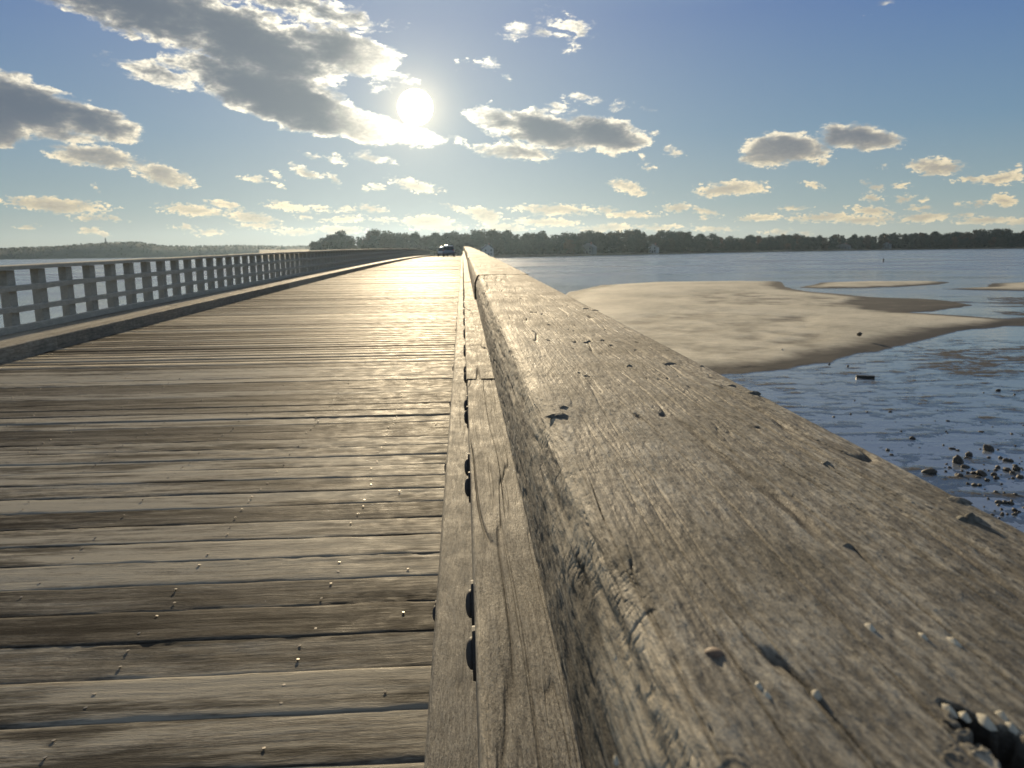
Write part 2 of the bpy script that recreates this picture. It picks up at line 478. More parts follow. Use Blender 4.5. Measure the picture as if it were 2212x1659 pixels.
CX0, CX1 = .0675, .357
SPLIT = (ground(2040, 1516, zc(.3) - H_CAP), ground(2215, 1640, zc(.27) - H_CAP))
def cap_disp(seed):
    def f(X, Y, Z, S, N):
        xt = (X - CX0) / (CX1 - CX0)
        topm = (N[None, :, 1] > .9) * 1.0
        cornL = ((N[None, :, 0] < -.05) & (N[None, :, 1] > .05)) * 1.0
        left = (N[None, :, 0] < -.9) * 1.0
        edge = np.exp(-(np.abs(S - .112) / .03) ** 2)
        d = fbm(S * 10, Y * 1.2, seed, 2) * .0006
        d = d + fbm(S * 260, Y * 60, seed + 1, 2) * .00045 + fbm(S * 380, Y * 10, seed + 2, 2) * .00035
        dark = np.zeros_like(d)
        # long splits that wander along the grain, mostly on the left half
        m = sstep(-.35, .1, vn(S * 9, Y * .9, seed + 4) - (xt - .42) * .8)
        Sw = S + fbm(S * 5, Y * 3.2, seed + 5, 2) * .010 + fbm(S * 30, Y * 40, seed + 6, 2) * .0006
        for q, (fr, fy, wd, dp) in enumerate(((34, .8, .026, .004), (75, 1.8, .042, .0025), (150, 3.5, .05, .0014))):
            c = np.abs(vn(Sw * fr, Y * fy, seed + 10 + q))
            k = np.exp(-(c / wd) ** 2) * m * (topm + .6 * left + .8 * cornL) * sstep(-.45, .0, vn(S * 9, Y * 1.1, seed + 16 + q))
            d = d - k * dp; dark = np.maximum(dark, k * (.95 - .2 * q))
        # worn left arris: short cross checks, lost slivers
        tr = np.abs(vn(S * 60 + Y * 60 + vn(S * 120, Y * 80, seed + 24), Y * 190 + vn(S * 80, Y * 30, seed + 21) * 1.6, seed + 20))
        k = np.exp(-(tr / .09) ** 2) * edge * sstep(-.1, .3, vn(S * 50, Y * 30, seed + 25))
        d = d - k * .0009; dark = np.maximum(dark, k * .8)
        ch = np.maximum(0, fbm(S * 120, Y * 8, seed + 22, 4) - .05) * np.exp(-(np.abs(S - .09) / .025) ** 2)
        d = d - ch * .006; dark = np.maximum(dark, np.clip(ch * 2.2, 0, .7))
        sp = left * np.maximum(0, fbm(S * 150, Y * 14, seed + 23, 3)) 
        d = d - sp * .0028; dark = np.maximum(dark, np.clip(sp * 1.2, 0, .45))
        wear_glint = np.exp(-(np.abs(S - .112) / .030) ** 2) * sstep(-.35, .35, fbm(S * 60, Y * 9, seed + 26, 3) + .2)
        # rot pocket close to the camera
        (ax, ay), (bx, by) = SPLIT
        ex, ey = bx - ax, by - ay; L2 = ex * ex + ey * ey
        u_ = np.clip(((X - ax) * ex + (Y - ay) * ey) / L2, 0, 1.6)
        dist = np.hypot(X - ax - u_ * ex, Y - ay - u_ * ey)
        rr = dist / (.0022 + .012 * u_) * (1 + .45 * vn(X * 140, Y * 140, 77) + .3 * vn(X * 420, Y * 300, 79))
        d = d - (1 - sstep(.5, 1.05, rr)) * .016 * topm; dark = np.maximum(dark, (1 - sstep(.7, 1.1, rr)) * topm * .95)
        rim = np.exp(-((rr - 1.15) / .18) ** 2) * topm
        d = d + rim * np.maximum(0, vn(X * 160, Y * 160, 78)) * .0022
        return d, dark, wear_glint
    return f

right = thing('guard_railing', 'massive weathered railing with a wide flat cap running away from the foreground', 'railing', (0, 0, 0))
def put_timber(name, data, mat, parent):
    v, q, dark, wear_glint = data
    me = mesh(name, v, q, True)
    for nm, arr in (('crack', dark), ('wear_glint', wear_glint)):
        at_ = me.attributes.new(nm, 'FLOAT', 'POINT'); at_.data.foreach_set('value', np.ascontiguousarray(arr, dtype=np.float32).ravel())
    return link(name, me, mat, parent)
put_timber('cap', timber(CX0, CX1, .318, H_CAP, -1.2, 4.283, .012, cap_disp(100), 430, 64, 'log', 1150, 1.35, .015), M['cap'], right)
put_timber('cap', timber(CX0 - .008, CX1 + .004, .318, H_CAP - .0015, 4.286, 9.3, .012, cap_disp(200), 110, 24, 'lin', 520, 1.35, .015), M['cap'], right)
mb = MB(); boards(mb, CX0, CX1, .318, H_CAP, 9.32, Y_END, 4.9, 91, jog=.006, bev=.016)
mb.build('cap', M['cap'], right)

def rail_disp(seed, crack=1.0):
    def f(X, Y, Z, S, N):
        d = fbm(S * 14, Y * 1.7, seed, 3) * .0012 + fbm(S * 170, Y * 22, seed + 1, 3) * .0006; dark = np.zeros_like(d)
        Sw = S + fbm(S * 5, Y * 1.0, seed + 5, 2) * .018
        for q, (fr, fy, wd, dp) in enumerate(((19, .35, .022, .009), (50, .8, .035, .003), (95, 1.6, .05, .0015))):
            c = np.abs(vn(Sw * fr + 3.3, Y * fy, seed + 10 + q))
            k = np.exp(-(c / wd) ** 2) * crack * sstep(-.3, .3, vn(S * 6, Y * .8, seed + 30 + q))
            d = d - k * dp; dark = np.maximum(dark, k * (.95 - .2 * q))
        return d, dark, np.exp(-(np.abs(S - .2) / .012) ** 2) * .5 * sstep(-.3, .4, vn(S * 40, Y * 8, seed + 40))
    return f
RX0, RX1 = .007, .133
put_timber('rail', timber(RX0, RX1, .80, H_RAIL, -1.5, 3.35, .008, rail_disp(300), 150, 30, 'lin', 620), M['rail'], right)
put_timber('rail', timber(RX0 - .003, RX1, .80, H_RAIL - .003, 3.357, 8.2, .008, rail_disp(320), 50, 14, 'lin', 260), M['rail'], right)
mb = MB(); boards(mb, RX0, RX1, .80, H_RAIL, 8.21, Y_END, 4.9, 92, jog=.004, bev=.01)
mb.build('rail', M['rail'], right)
UX0, UX1 = -.108, .134
put_timber('curb', timber(UX0, UX1, 1.385, H_CURB, -1.5, 6.0, .016, rail_disp(340, .45), 110, 24, 'lin', 640), M['rail'], right)
mb = MB(); boards(mb, UX0, UX1, 1.385, H_CURB, 6.01, Y_END, 4.9, 93, jog=.006, bev=.016)
mb.build('curb', M['rail'], right)

def copy_to(src, parent, loc, rotz=0):
    o = src.copy(); C.objects.link(o); o.parent = parent; o.location = loc; o.rotation_euler.z = rotz
    return o

# right posts
mb = MB(); mb.box(.137, .287, -.10, .10, -1.9, -.32)
post0 = None; NP = 85
for k in range(-1, NP):
    y = 1.245 + .86 * k
    if post0 is None: post0 = mb.build('post', M['fence'], right, loc=(0, y, zc(y)))
    else: copy_to(post0, right, (0, y, zc(y)))
rest = MB()
y = 1.245 + .86 * NP
while y < 240:
    rest.box(.137, .287, y - .1, y + .1, zc(y) - 1.9, zc(y) - .32); y += .86
tag(rest.build('distant_posts', M['fence'], right), kind='stuff')

# bolts with plate washers
def bolt_meshes():
    w = MB(); n = 20
    w.tube([(-.0, 0, 0), (-.006, 0, 0)], [.043, .042], n)
    b = MB(); b.tube([(-.0055, 0, 0), (-.010, 0, 0), (-.0145, 0, 0), (-.0165, 0, 0)], [.026, .025, .018, .007], 16)
    return mesh('washer', w.v, w.f, False), mesh('bolt', b.v, b.f, True)
wm, bm_ = bolt_meshes()
def bolt(parent, loc):
    b = link('bolt', bm_, M['iron'], parent, loc)
    w = link('washer', wm, M['iron'], b)
for k in range(-1, 38):
    yc = 1.245 + .86 * k
    for dy in (-.1, .1):
        if k > 18 and dy > 0: continue
        bolt(right, (RX0 + .0005, yc + dy + random.uniform(-.02, .02), zc(yc) - H_RAIL - .055))
for k in range(9):
    yc = 2.35 + 1.64 * k
    bolt(right, (UX0 + .0005, yc, zc(yc) - H_CURB - .09))

# ------------------------------------------------------------------ left railing
left = thing('guard_railing', 'gridded timber railing of posts and four rails along the outer sidewalk edge', 'railing', (0, 0, 0))
LX = -6.40
for (h0, h1, nm) in ((.33, .265, 'cap'), (.62, .54, 'rail'), (.92, .84, 'rail'), (1.198, 1.10, 'rail')):
    mb = MB()
    if nm == 'cap': boards(mb, LX - .17, LX + .07, h0, h1, -7, Y_END, 4.9, int(h0 * 100), jog=.006)
    else: boards(mb, LX + .002, LX + .06, h0, h1, -7, Y_END, 4.9, int(h0 * 100), jog=.005)
    mb.build(nm, M['fence'], left)
mb = MB(); mb.box(-.12, 0, -.098, .098, -1.9, -.332)
p0 = None; r = random.Random(9); yy0 = 11.44 - 13 * .81
posts = []
for k in range(-4, 190):
    posts.append(yy0 + .81 * k + r.uniform(-.012, .012))
near = [y for y in posts if 4 < y][:90]
rest = MB()
for y in posts:
    if y in near:
        if p0 is None: p0 = mb.build('post', M['fence'], left, loc=(LX, y, zc(y)))
        else: copy_to(p0, left, (LX, y, zc(y)))
    else: rest.box(LX - .12, LX, y - .098, y + .098, zc(y) - 1.9, zc(y) - .332)
tag(rest.build('distant_posts', M['fence'], left), kind='stuff')

# ------------------------------------------------------------------ nails in the deck
mb = MB()
mb.tube([(0, 0, -.004), (0, 0, .60), (0, 0, .62), (0, 0, .90), (0, 0, 1.0)], [.003, .003, .0058, .0056, .0035], 10)
nail_me = mesh('nail', mb.v, mb.f, True)
nm_rest = MB(); cand = []
r = random.Random(12)
rowy = -7.0; 
rr3 = random.Random(3)
ys_pl = []
y = -7.0
while y < 40:                                   # same sequence as the planks
    w = .2395 * rr3.uniform(.97, 1.03); rr3.choice([1, 2, 3, 4, 5]) if y < 40 else 0
    for _ in range(4): rr3.random()
    ys_pl.append((y, w)); y += w
for (y, w) in ys_pl:
    if y < 1.2: continue
    for ci, cx in enumerate((-.585, -1.19, -1.80, -2.41, -3.02, -3.63, -4.24, -4.85, -5.4)):
        for t in (.28, .72):
            if r.random() < (.25 if y < 6 else .45): continue
            yy = y + w * (t + r.uniform(-.09, .09)); x = cx + r.uniform(-.022, .022)
            hgt = r.uniform(.0005, .002) if ci == 0 else r.choice([.0005, .001, .0015, .002, .005])
            cand.append((x, yy, hgt))
    if r.random() < .4: cand.append((-.585 + r.uniform(.15, .35), y + w * r.uniform(.2, .8), .003))
cand = [c for c in cand if c[1] < 22]
cand.sort(key=lambda c: c[1] + (abs(c[0]) - c[1] * .62 > .5) * 50)
for i, (x, yy, hgt) in enumerate(cand):
    z = zc(yy) - H_DECK
    if i < 98:
        o = link('nail', nail_me, M['nail'], bridge, (x, yy, z + .0005)); o.scale = (1, 1, hgt + .0022)
        o.rotation_euler = (r.uniform(-.15, .15), r.uniform(-.15, .15), 0)
    else:
        nm_rest.tube([(x, yy, z - .003), (x, yy, z + hgt * .6), (x, yy, z + hgt * .62), (x, yy, z + hgt + .002)], [.003, .003, .006, .004], 6)
tag(nm_rest.build('nails', M['nail'], bridge), kind='stuff')

# ------------------------------------------------------------------ crusts, flakes and nail heads on the cap
def crust_mesh(seed, rx, ry, hz, n=14):
    V = []; F = []
    for i in range(n + 1):
        for k in range(2 * n):
            a = math.pi * k / n; rad = i / n
            wob = 1 + .22 * float(vn(math.cos(a) * 1.7 + seed, math.sin(a) * 1.7, 3)) + .2 * float(vn(math.cos(a) * 5 + seed, math.sin(a) * 5, 4))
            x = rx * rad * wob * math.cos(a); y = ry * rad * wob * math.sin(a)
            z = hz * max(0, 1 - rad ** 3) * (.55 + .9 * abs(float(vn(x * 160 + seed, y * 160, 6)))) - .002 * rad
            V.append((x, y, z))
    m = 2 * n
    for i in range(n):
        for k in range(m):
            F.append([i * m + k, (i + 1) * m + k, (i + 1) * m + (k + 1) % m, i * m + (k + 1) % m])
    return mesh('crust', V, F, True)
def on_cap(px, py):
    h = H_CAP
    y = 1.0
    for _ in range(6):
        d = ray(px, py); zt = zc(y) - h
        t = (zt - EYE[2]) / d[2]; y = d[1] * t
    return d[0] * t, y, zt
CR = [(1205, 898, 34, 13, .006), (1217, 880, 18, 6, .003), (1265, 812, 14, 6, .0015), (1185, 702, 9, 3, .003), (1150, 715, 8, 3, .003),
      (1445, 785, 30, 8, .003), (1582, 833, 20, 6, .002), (1640, 848, 22, 9, .006), (1785, 1000, 16, 6, .003), (1360, 790, 12, 4, .003),
      (1265, 667, 12, 5, .006), (1290, 670, 12, 4, .003), (2085, 1080, 26, 12, .006), (2098, 1122, 34, 11, .008), (1300, 735, 10, 3, .003),
      (1265, 740, 8, 3, .003), (1560, 790, 9, 3, .002), (1830, 1178, 16, 6, .003), (1250, 805, 10, 4, .0015)]
for k, (px, py, rx, ry, hz) in enumerate(CR):
    x, y, z = on_cap(px, py); s = math.hypot(x, y, ) / FPX
    if x > CX1 - .01: x = CX1 - .012
    o = link('lichen_crust', crust_mesh(k * 3.7, max(.004, rx * s * .75), max(.004, ry * s * 1.9), hz * .4), M['lichen'], right, (x, y, z + .0006))
for k, (px, py, sz) in enumerate([(2050, 1530, 16), (2085, 1545, 12), (2130, 1556, 20), (2165, 1545, 12), (2185, 1570, 14), (1640, 1482, 16), (1655, 1500, 18),
                                  (1880, 1355, 16), (1995, 1375, 12), (2060, 1385, 16), (1765, 1500, 14), (1330, 1640, 10), (1330, 1420, 5), (1690, 755, 4)]):
    x, y, z = on_cap(px, py); s = math.hypot(x, y) / FPX
    link('pale_flake', crust_mesh(k * 5.1 + 40, sz * s * .6, sz * s * 1.5, .0009, 8), M['palelichen'], right, (x, y, z + .001))
mb = MB(); mb.tube([(0, 0, -.006), (0, 0, .0), (0, 0, .0009), (0, 0, .0014)], [.0042, .0042, .0034, .001], 16)
nh = mesh('nail_head', mb.v, mb.f, True); rusty = simple('rusty_nail', (.13, .085, .055), .75, 0, .3, 200)
for (px, py) in ((1542, 1410),):
    x, y, z = on_cap(px, py); link('nail_head', nh, rusty, right, (x, y, z))

# ------------------------------------------------------------------ tidal flat and water
def g4(pts):   # region zoom of the right-hand flats -> ground points
    return [ground(1592.6 + .28 * a, 460.1 + .28 * b) for a, b in pts]
def gd(pts): return [ground(a, b) for a, b in pts]
barA = gd([(1225, 632), (1300, 616), (1420, 609), (1600, 607), (1685, 608)]) + g4([(370, 566), (450, 592), (600, 610), (800, 628), (1000, 648), (1230, 657), (1400, 662), (1550, 672), (1700, 692), (1840, 711), (1650, 737), (1540, 760), (1340, 768), (1600, 785), (1900, 805), (2212, 832), (2290, 838), (2212, 850), (2100, 870), (1900, 892), (1700, 910), (1550, 952), (1400, 992), (1250, 1032), (1100, 1076)]) + gd([(1850, 765), (1774, 787), (1678, 800), (1600, 808), (1520, 812), (1380, 822), (1180, 800), (1120, 700)])
barB = g4([(470, 575), (560, 558), (650, 537), (1000, 527), (1500, 527), (1650, 535), (1560, 553), (1300, 569), (1000, 581), (600, 584)])
barC = g4([(1550, 588), (1900, 572), (1950, 545), (2212, 535), (2600, 525), (2600, 600), (2212, 602), (1900, 598)])
mudD = g4([(1900, 652), (2100, 650), (2500, 660), (2600, 720), (2212, 720), (2100, 690)])
mudE = g4([(2000, 765), (2200, 752), (2500, 760), (2500, 795), (2200, 792), (2080, 785)])
mudF = gd([(1950, 772), (2050, 752), (2212, 745), (2400, 760), (2450, 820), (2260, 825), (2120, 815), (2010, 795)])

def sdist(px, py, poly):
    poly = np.array(poly); n = len(poly)
    d = np.full(px.shape, 1e18); inside = np.zeros(px.shape, bool)
    for i in range(n):
        a = poly[i]; b = poly[(i + 1) % n]
        ex, ey = b - a; wx, wy = px - a[0], py - a[1]
        t = np.clip((wx * ex + wy * ey) / (ex * ex + ey * ey + 1e-12), 0, 1)
        d = np.minimum(d, (wx - ex * t) ** 2 + (wy - ey * t) ** 2)
        c = ((a[1] <= py) & (b[1] > py)) | ((b[1] <= py) & (a[1] > py))
        xi = a[0] + (py - a[1]) / np.where(abs(ey) < 1e-9, 1e-9, ey) * ex
        inside ^= c & (px < xi)
    d = np.sqrt(d)
    return np.where(inside, d, -d)

az = np.concatenate([np.linspace(-180, -36, 40, endpoint=False), np.linspace(-36, 2, 80, endpoint=False), np.linspace(2, 40, 560, endpoint=False), np.linspace(40, 180, 40)])
rd = np.concatenate([[.5, 3, 6], np.exp(np.linspace(math.log(8), math.log(170), 560)), np.exp(np.linspace(math.log(180), math.log(9000), 40))])
A, D = np.meshgrid(np.radians(az), rd)
GX, GY = D * np.sin(A), D * np.cos(A)
warp = fbm(GX * .25, GY * .25, 501, 4)
def prof_bar(sd, hmax, run): return hmax * (1 - np.exp(-np.maximum(sd, -2) / run))
wb = fbm(GX * .6, GY * .3, 520, 4) * .9
sA = sdist(GX, GY, barA) + wb * .5
hA = np.where(sA > 0, .01 + prof_bar(sA, .24, 4.0), np.maximum(sA * .03, -.12))
# hollows on the bar: damp middle and wet spit
spit = sdist(GX, GY, g4([(1000, 655), (1230, 660), (1550, 672), (1840, 711), (1650, 735), (1540, 758), (1340, 768), (1050, 750), (900, 700)])) + wb
hA = np.where(spit > -1.5, np.minimum(hA, .05 + .02 * warp + np.maximum(0, -spit) * .06), hA)
hA = hA + np.where(sA > 1, fbm(GX * .12, GY * .12, 510, 3) * .025, 0)
for poly, hh, k in ((gd([(1330, 695), (1480, 668), (1750, 688), (1800, 725), (1680, 775), (1480, 772), (1360, 745)]), .125, .05), (gd([(1400, 642), (1560, 630), (1720, 640), (1930, 655), (1850, 668), (1500, 660)]), .12, .03)):
    hol = sdist(GX, GY, poly) + wb
    hA = np.where(sA > 0, hA + (np.minimum(hA, hh + fbm(GX * .5, GY * .4, 560, 4) * .05) - hA) * sstep(-2.5, 1.5, hol), hA)
sB = sdist(GX, GY, barB) + wb * .6; hB = np.where(sB > 0, prof_bar(sB, .22, 2.5), np.maximum(sB * .05, -.12))
sC = sdist(GX, GY, barC) + wb * .6; hC = np.where(sC > 0, prof_bar(sC, .2, 2.5), np.maximum(sC * .05, -.12))
H = np.maximum(np.maximum(hA, hB), hC)
film = np.full(GX.shape, -.02)
mott = fbm(GX * 1.1 + GY * .3, GY * 2.6, 530, 5, .62)
nearf = (1 - sstep(45, 60, D)) * sstep(5, 20, np.degrees(A))
film = film + nearf * (.0185 + mott * .034)
film = film + (1 - sstep(80, 110, D)) * (1 - nearf) * sstep(8, 20, np.degrees(A)) * (.021 + fbm(GX * .12, GY * .5, 540, 4) * .045)
for sd_, hh in ((sdist(GX, GY, mudD) + wb, .03), (sdist(GX, GY, mudE) + wb, .03), (sdist(GX, GY, mudF) + wb * 1.3, .022)):
    film = np.maximum(film, np.where(sd_ > -1.2, hh * .8 * sstep(-1.2, .8, sd_) - .008 + mott * .03, -1))
far = sstep(140, 190, D)
H = np.maximum(H, film)
H = H * (1 - far) + far * -.5
H = np.where((np.degrees(A) < 0) | (np.degrees(A) > 60), np.minimum(H, -.06), H)
H = np.where(H > .03, H + fbm(GX * 2.2, GY * 2.2, 550, 3) * .006, H)
nr, ncx = GX.shape
ii = np.arange(nr * ncx).reshape(nr, ncx)
q = np.stack([ii[:-1, :-1], ii[:-1, 1:], ii[1:, 1:], ii[1:, :-1]], -1).reshape(-1, 4)
tag(link('ground', mesh('ground', np.stack([GX, GY, H], -1), q[:, ::-1].copy(), True), M['sand']), kind='structure')
w = 9000.
gx = np.array([-w, -600, -100, 100, 600, w])
V = [(a, b, 0) for b in gx for a in gx]; F = [[j * 6 + i, j * 6 + i + 1, (j + 1) * 6 + i + 1, (j + 1) * 6 + i] for j in range(5) for i in range(5)]
tag(link('water', mesh('water', V, F), M['water']), kind='structure')

# ------------------------------------------------------------------ stones and drift on the flat
def stone_mesh(seed, n=12):
    V = []; F = []
    for i in range(n + 1):
        th = math.pi * i / n
        for k in range(2 * n):
            ph = math.pi * k / n
            d = np.array([math.sin(th) * math.cos(ph), math.sin(th) * math.sin(ph), math.cos(th)])
            rr = 1 + .38 * float(vn(d[0] * 1.3 + seed, d[1] * 1.3 + d[2] * 2.1, 5)) + .12 * float(vn(d[0] * 4 + seed, d[1] * 4 + d[2] * 5, 8))
            V.append(tuple(d * rr))
    m = 2 * n
    for i in range(n):
        for k in range(m): F.append([i * m + k, (i + 1) * m + k, (i + 1) * m + (k + 1) % m, i * m + (k + 1) % m])
    return mesh('stone', V, F, True)
SM = [stone_mesh(k * 9.3) for k in range(7)]
for s_ in SM: s_.materials.append(M['stone'])
def stone(X, Y, rpx, flat, label, group, name='stone', zr=0):
    gx, gy = ground(1592.6 + .28 * X, 778.6 + .28 * Y)
    s = .85 * rpx * .28 / FPX * math.hypot(gx, gy, 5.2)
    o = link(name, random.choice(SM)); o.location = (gx, gy, s * flat * .18)
    o.scale = (s * random.uniform(.9, 1.15), s * random.uniform(.8, 1.1), s * flat); o.rotation_euler = (random.uniform(-.2, .2), random.uniform(-.2, .2), random.uniform(0, 6.28))
    tag(o, label, 'stone', group)
NAMED = [(1935, 690, 34, .85, 'large round black stone highest and farthest in the cluster on wet mud beside the cap'),
         (1785, 735, 24, .9, 'round dark stone just left of and below the largest round one in the mud'),
         (1700, 790, 32, 1.5, 'tall upright brown stone at the left end of the stone cluster'),
         (1480, 862, 48, .5, 'broad flat black stone half hidden behind the edge of the railing cap'),
         (1350, 605, 20, .8, 'lone pale topped stone on the sheet of wet mud left of the cluster'),
         (2015, 232, 20, .5, 'flat dark stone far out on the sky reflecting mud near the right border'),
         (2150, 848, 24, 1.2, 'sunlit ochre stone at the right end of the stone cluster')]
for X, Y, rp, fl, lb in NAMED: stone(X, Y, rp, fl, lb, 'stones on the wet mud')
LB1 = 'small dark wet stone within the dense cluster beside the railing cap'
for X, Y, rp, fl in [(1760, 825, 42, .5), (1880, 880, 45, .6), (1710, 890, 30, .6), (2080, 850, 28, .8), (2010, 830, 20, .8), (1930, 925, 28, .6), (2000, 910, 24, .6), (2180, 900, 30, .7), (1830, 965, 20, .7), (1780, 955, 15, .8), (1870, 965, 18, .7), (1980, 880, 20, .8), (2070, 775, 24, .7), (2110, 780, 20, .7), (1945, 750, 15, .8), (2030, 755, 18, .7), (1640, 830, 16, .7), (1615, 800, 12, .8), (1700, 695, 16, .6), (1660, 682, 24, .4), (2040, 955, 10, .8), (1910, 995, 10, .8), (1820, 870, 20, .7), (1855, 905, 22, .6), (2120, 870, 18, .8), (1780, 870, 14, .8)]:
    stone(X, Y, rp * .9, fl, LB1, 'dense cluster of dark stones')
r = random.Random(5)
for k in range(34): stone(r.uniform(1600, 2230), r.gauss(850, 55), r.uniform(5, 12), r.uniform(.6, .9), LB1, 'dense cluster of dark stones')
LB2 = 'small dark stone at the near edge of the mud just right of the railing cap'
for X, Y, rp, fl in [(2140, 1040, 22, .7), (2020, 1100, 25, .6), (2060, 1100, 25, .6), (2110, 1105, 22, .7), (2140, 1155, 20, .7), (2140, 1190, 18, .7), (1990, 1020, 18, .7), (2060, 1025, 12, .8)]:
    stone(X, Y, rp * .9, fl, LB2, 'stones nearest the railing')
for k in range(24): stone(r.uniform(1900, 2300), r.uniform(1010, 1230), r.uniform(5, 13), r.uniform(.6, .9), LB2, 'stones nearest the railing')
LB3 = 'small scattered stone lying alone on the sheet of wet mud'
for X, Y, rp, fl in [(1625, 468, 16, .5), (1180, 398, 14, .6), (1000, 400, 11, .8), (745, 437, 11, .7), (875, 415, 9, .8), (905, 310, 9, .8), (1265, 547, 9, .8), (1610, 550, 9, .8), (1880, 550, 20, .3), (2140, 265, 10, .8), (1900, 250, 9, .8), (853, 45, 11, .9), (710, 30, 10, .9), (2120, 568, 14, .7), (1160, 695, 22, .6), (1190, 730, 16, .7), (1590, 655, 9, .8), (2010, 690, 9, .8), (1875, 685, 9, .9), (950, 100, 8, .8), (2145, 660, 9, .8)]:
    stone(X, Y, rp * .9, fl, LB3, 'scattered stones on the wet mud')
for k in range(26): stone(r.uniform(700, 2250), r.uniform(380, 700), r.uniform(3, 7), .6, LB3, 'scattered stones on the wet mud')
# dark lump on the sand and the drift plank
gx, gy = ground(1855, 738)
o = link('stone', SM[2]); o.location = (gx, gy, .42); o.scale = (.14, .12, .1)
tag(o, 'lone dark lump of stone on the dry sand bar casting a long shadow', 'stone')
gx, gy = ground(1869, 816)
mb = MB(); mb.box(-.34, .34, -.09, .09, 0, .085)
o = mb.build('driftwood_plank', simple('soaked_wood', (.03, .026, .02), .5, 0, .4, 8), loc=(gx, gy, .01)); o.rotation_euler.z = R(-22)
tag(o, 'short dark plank of driftwood lying on the shiny wet mud', 'driftwood')
gx, gy = ground(1908, 566)
mb = MB(); mb.tube([(0, 0, -.5), (0, 0, .55), (.03, 0, 1.0), (.05, 0, 1.1)], [.22, .2, .17, .1], 10); mb.tube([(0, 0, .7), (.35, 0, .75)], [.09, .05], 8)
o = mb.build('mooring_post', M['stone'], loc=(gx, gy, 0)); tag(o, 'dark stub of a post standing alone in the open shallows', 'post')

# ------------------------------------------------------------------ far shore
def at(px, dist):
    a = R(azel(px, 540)[0]); return dist * math.sin(a), dist * math.cos(a)
SHORE = [(560, 720), (668, 640), (760, 610), (900, 600), (1060, 590), (1200, 610), (1350, 690), (1500, 800), (1680, 950), (1850, 1060), (2050, 1150), (2212, 1180), (2500, 1250), (3000, 1400)]
def shore_d(px): return float(np.interp(px, [s[0] for s in SHORE], [s[1] for s in SHORE]))
V = []; F = []; pxs = np.linspace(560, 3000, 160); prof_s = [(-25, -.4), (-6, -.05), (0, .5), (8, 1.3), (30, 2.2), (90, 5), (260, 9)]
for px in pxs:
    d0 = shore_d(px) + 10 * float(fbm(px * .02, 3.3, 8, 3))
    for dd, z in prof_s:
        x, y = at(px, d0 + dd); V.append((x, y, z + .5 * float(vn(px * .05, dd * .1, 4)) * (dd > 0)))
m = len(prof_s)
for i in range(len(pxs) - 1):
    for k in range(m - 1): F.append([i * m + k, (i + 1) * m + k, (i + 1) * m + k + 1, i * m + k + 1])
tag(link('shore', mesh('shore', V, F, True), simple('marsh_grass', (.10, .075, .035), .9, 0, .5, .12)), kind='structure')
def land_z(dd): return float(np.interp(dd, [p[0] for p in prof_s], [p[1] for p in prof_s]))

def tree_meshes(seed, h, wid, n_lobe, per, leafs, base=.12, open_=.0):
    r = np.random.default_rng(seed)
    lob = []
    for i in range(n_lobe):
        t = r.uniform(-.08, 1.0)
        spread = wid * .5 * math.sqrt(max(.05, 1 - ((t - .45) / .6) ** 2))
        a = r.uniform(0, 2 * math.pi); q = spread * math.sqrt(r.uniform(0, 1)) * .75
        lob.append((q * math.cos(a), q * math.sin(a), h * (.1 + .84 * t), wid * r.uniform(.14, .26)))
    V = []; F = []
    for (x, y, z, rad) in lob:
        for k in range(per):
            d = r.normal(size=3); d /= np.linalg.norm(d)
            p = np.array([x, y, z]) + d * rad * r.uniform(.55, 1.08) * np.array([1, 1, .8])
            if p[2] < .3: p[2] = .3
            s = r.uniform(.28, .75) * leafs
            u = r.normal(size=3); u /= np.linalg.norm(u); v_ = np.cross(u, d + r.normal(size=3) * .6); v_ /= np.linalg.norm(v_) + 1e-9
            b = len(V)
            V += [tuple(p + u * s), tuple(p + v_ * s * .8), tuple(p - u * s), tuple(p - v_ * s * .8)]
            F.append([b, b + 1, b + 2, b + 3])
    mb = MB(); tr = .022 * h
    mb.tube([(0, 0, -1), (.1, 0, h * .2), (-.1, .1, h * .5), (.1, 0, h * .86)], [tr, tr * .8, tr * .5, tr * .1], 7)
    for (x, y, z, rad) in lob[:9]:
        mb.tube([(0, 0, min(z * .6, h * .6)), (x * .5, y * .5, z * .82), (x, y, z)], [tr * .4, tr * .25, tr * .08], 5)
    return mesh('crown', V, F), mesh('trunk', mb.v, mb.f, True)
KIND = {}
for nm, mt in (('g', 'leaf_green'), ('o', 'leaf_olive'), ('r', 'leaf_rust')):
    KIND[nm] = []
    for k in range(4):
        cm, tm = tree_meshes(40 + k + ord(nm), 15, [13, 15, 12, 14][k], [26, 30, 24, 28][k], 75, 1.15)
        cm.materials.append(M[mt]); tm.materials.append(M['bark']); KIND[nm].append((cm, tm))
bare_c, bare_t = tree_meshes(99, 15, 9, 14, 12, .7, .4); bare_c.materials.append(M['leaf_rust']); bare_t.materials.append(M['bark'])
KIND['b'] = [(bare_c, bare_t)]
LAB = {'hz': 'leafy tree in the grey hazy wood behind the far end of the bridge', 'md': 'dark tree on the wooded shore beyond the open shallows', 'rt': 'dark tree of the wooded point at the right end of the far shore',
       'ru': 'rust tinted autumn tree among the dark trees of the far shore', 'ba': 'thin nearly bare tree poking above the far treeline'}
GRP = {'hz': 'wood at the end of the bridge', 'md': 'trees along the far shore', 'rt': 'trees on the right hand point', 'ru': 'autumn trees on the far shore', 'ba': 'bare trees on the far shore'}
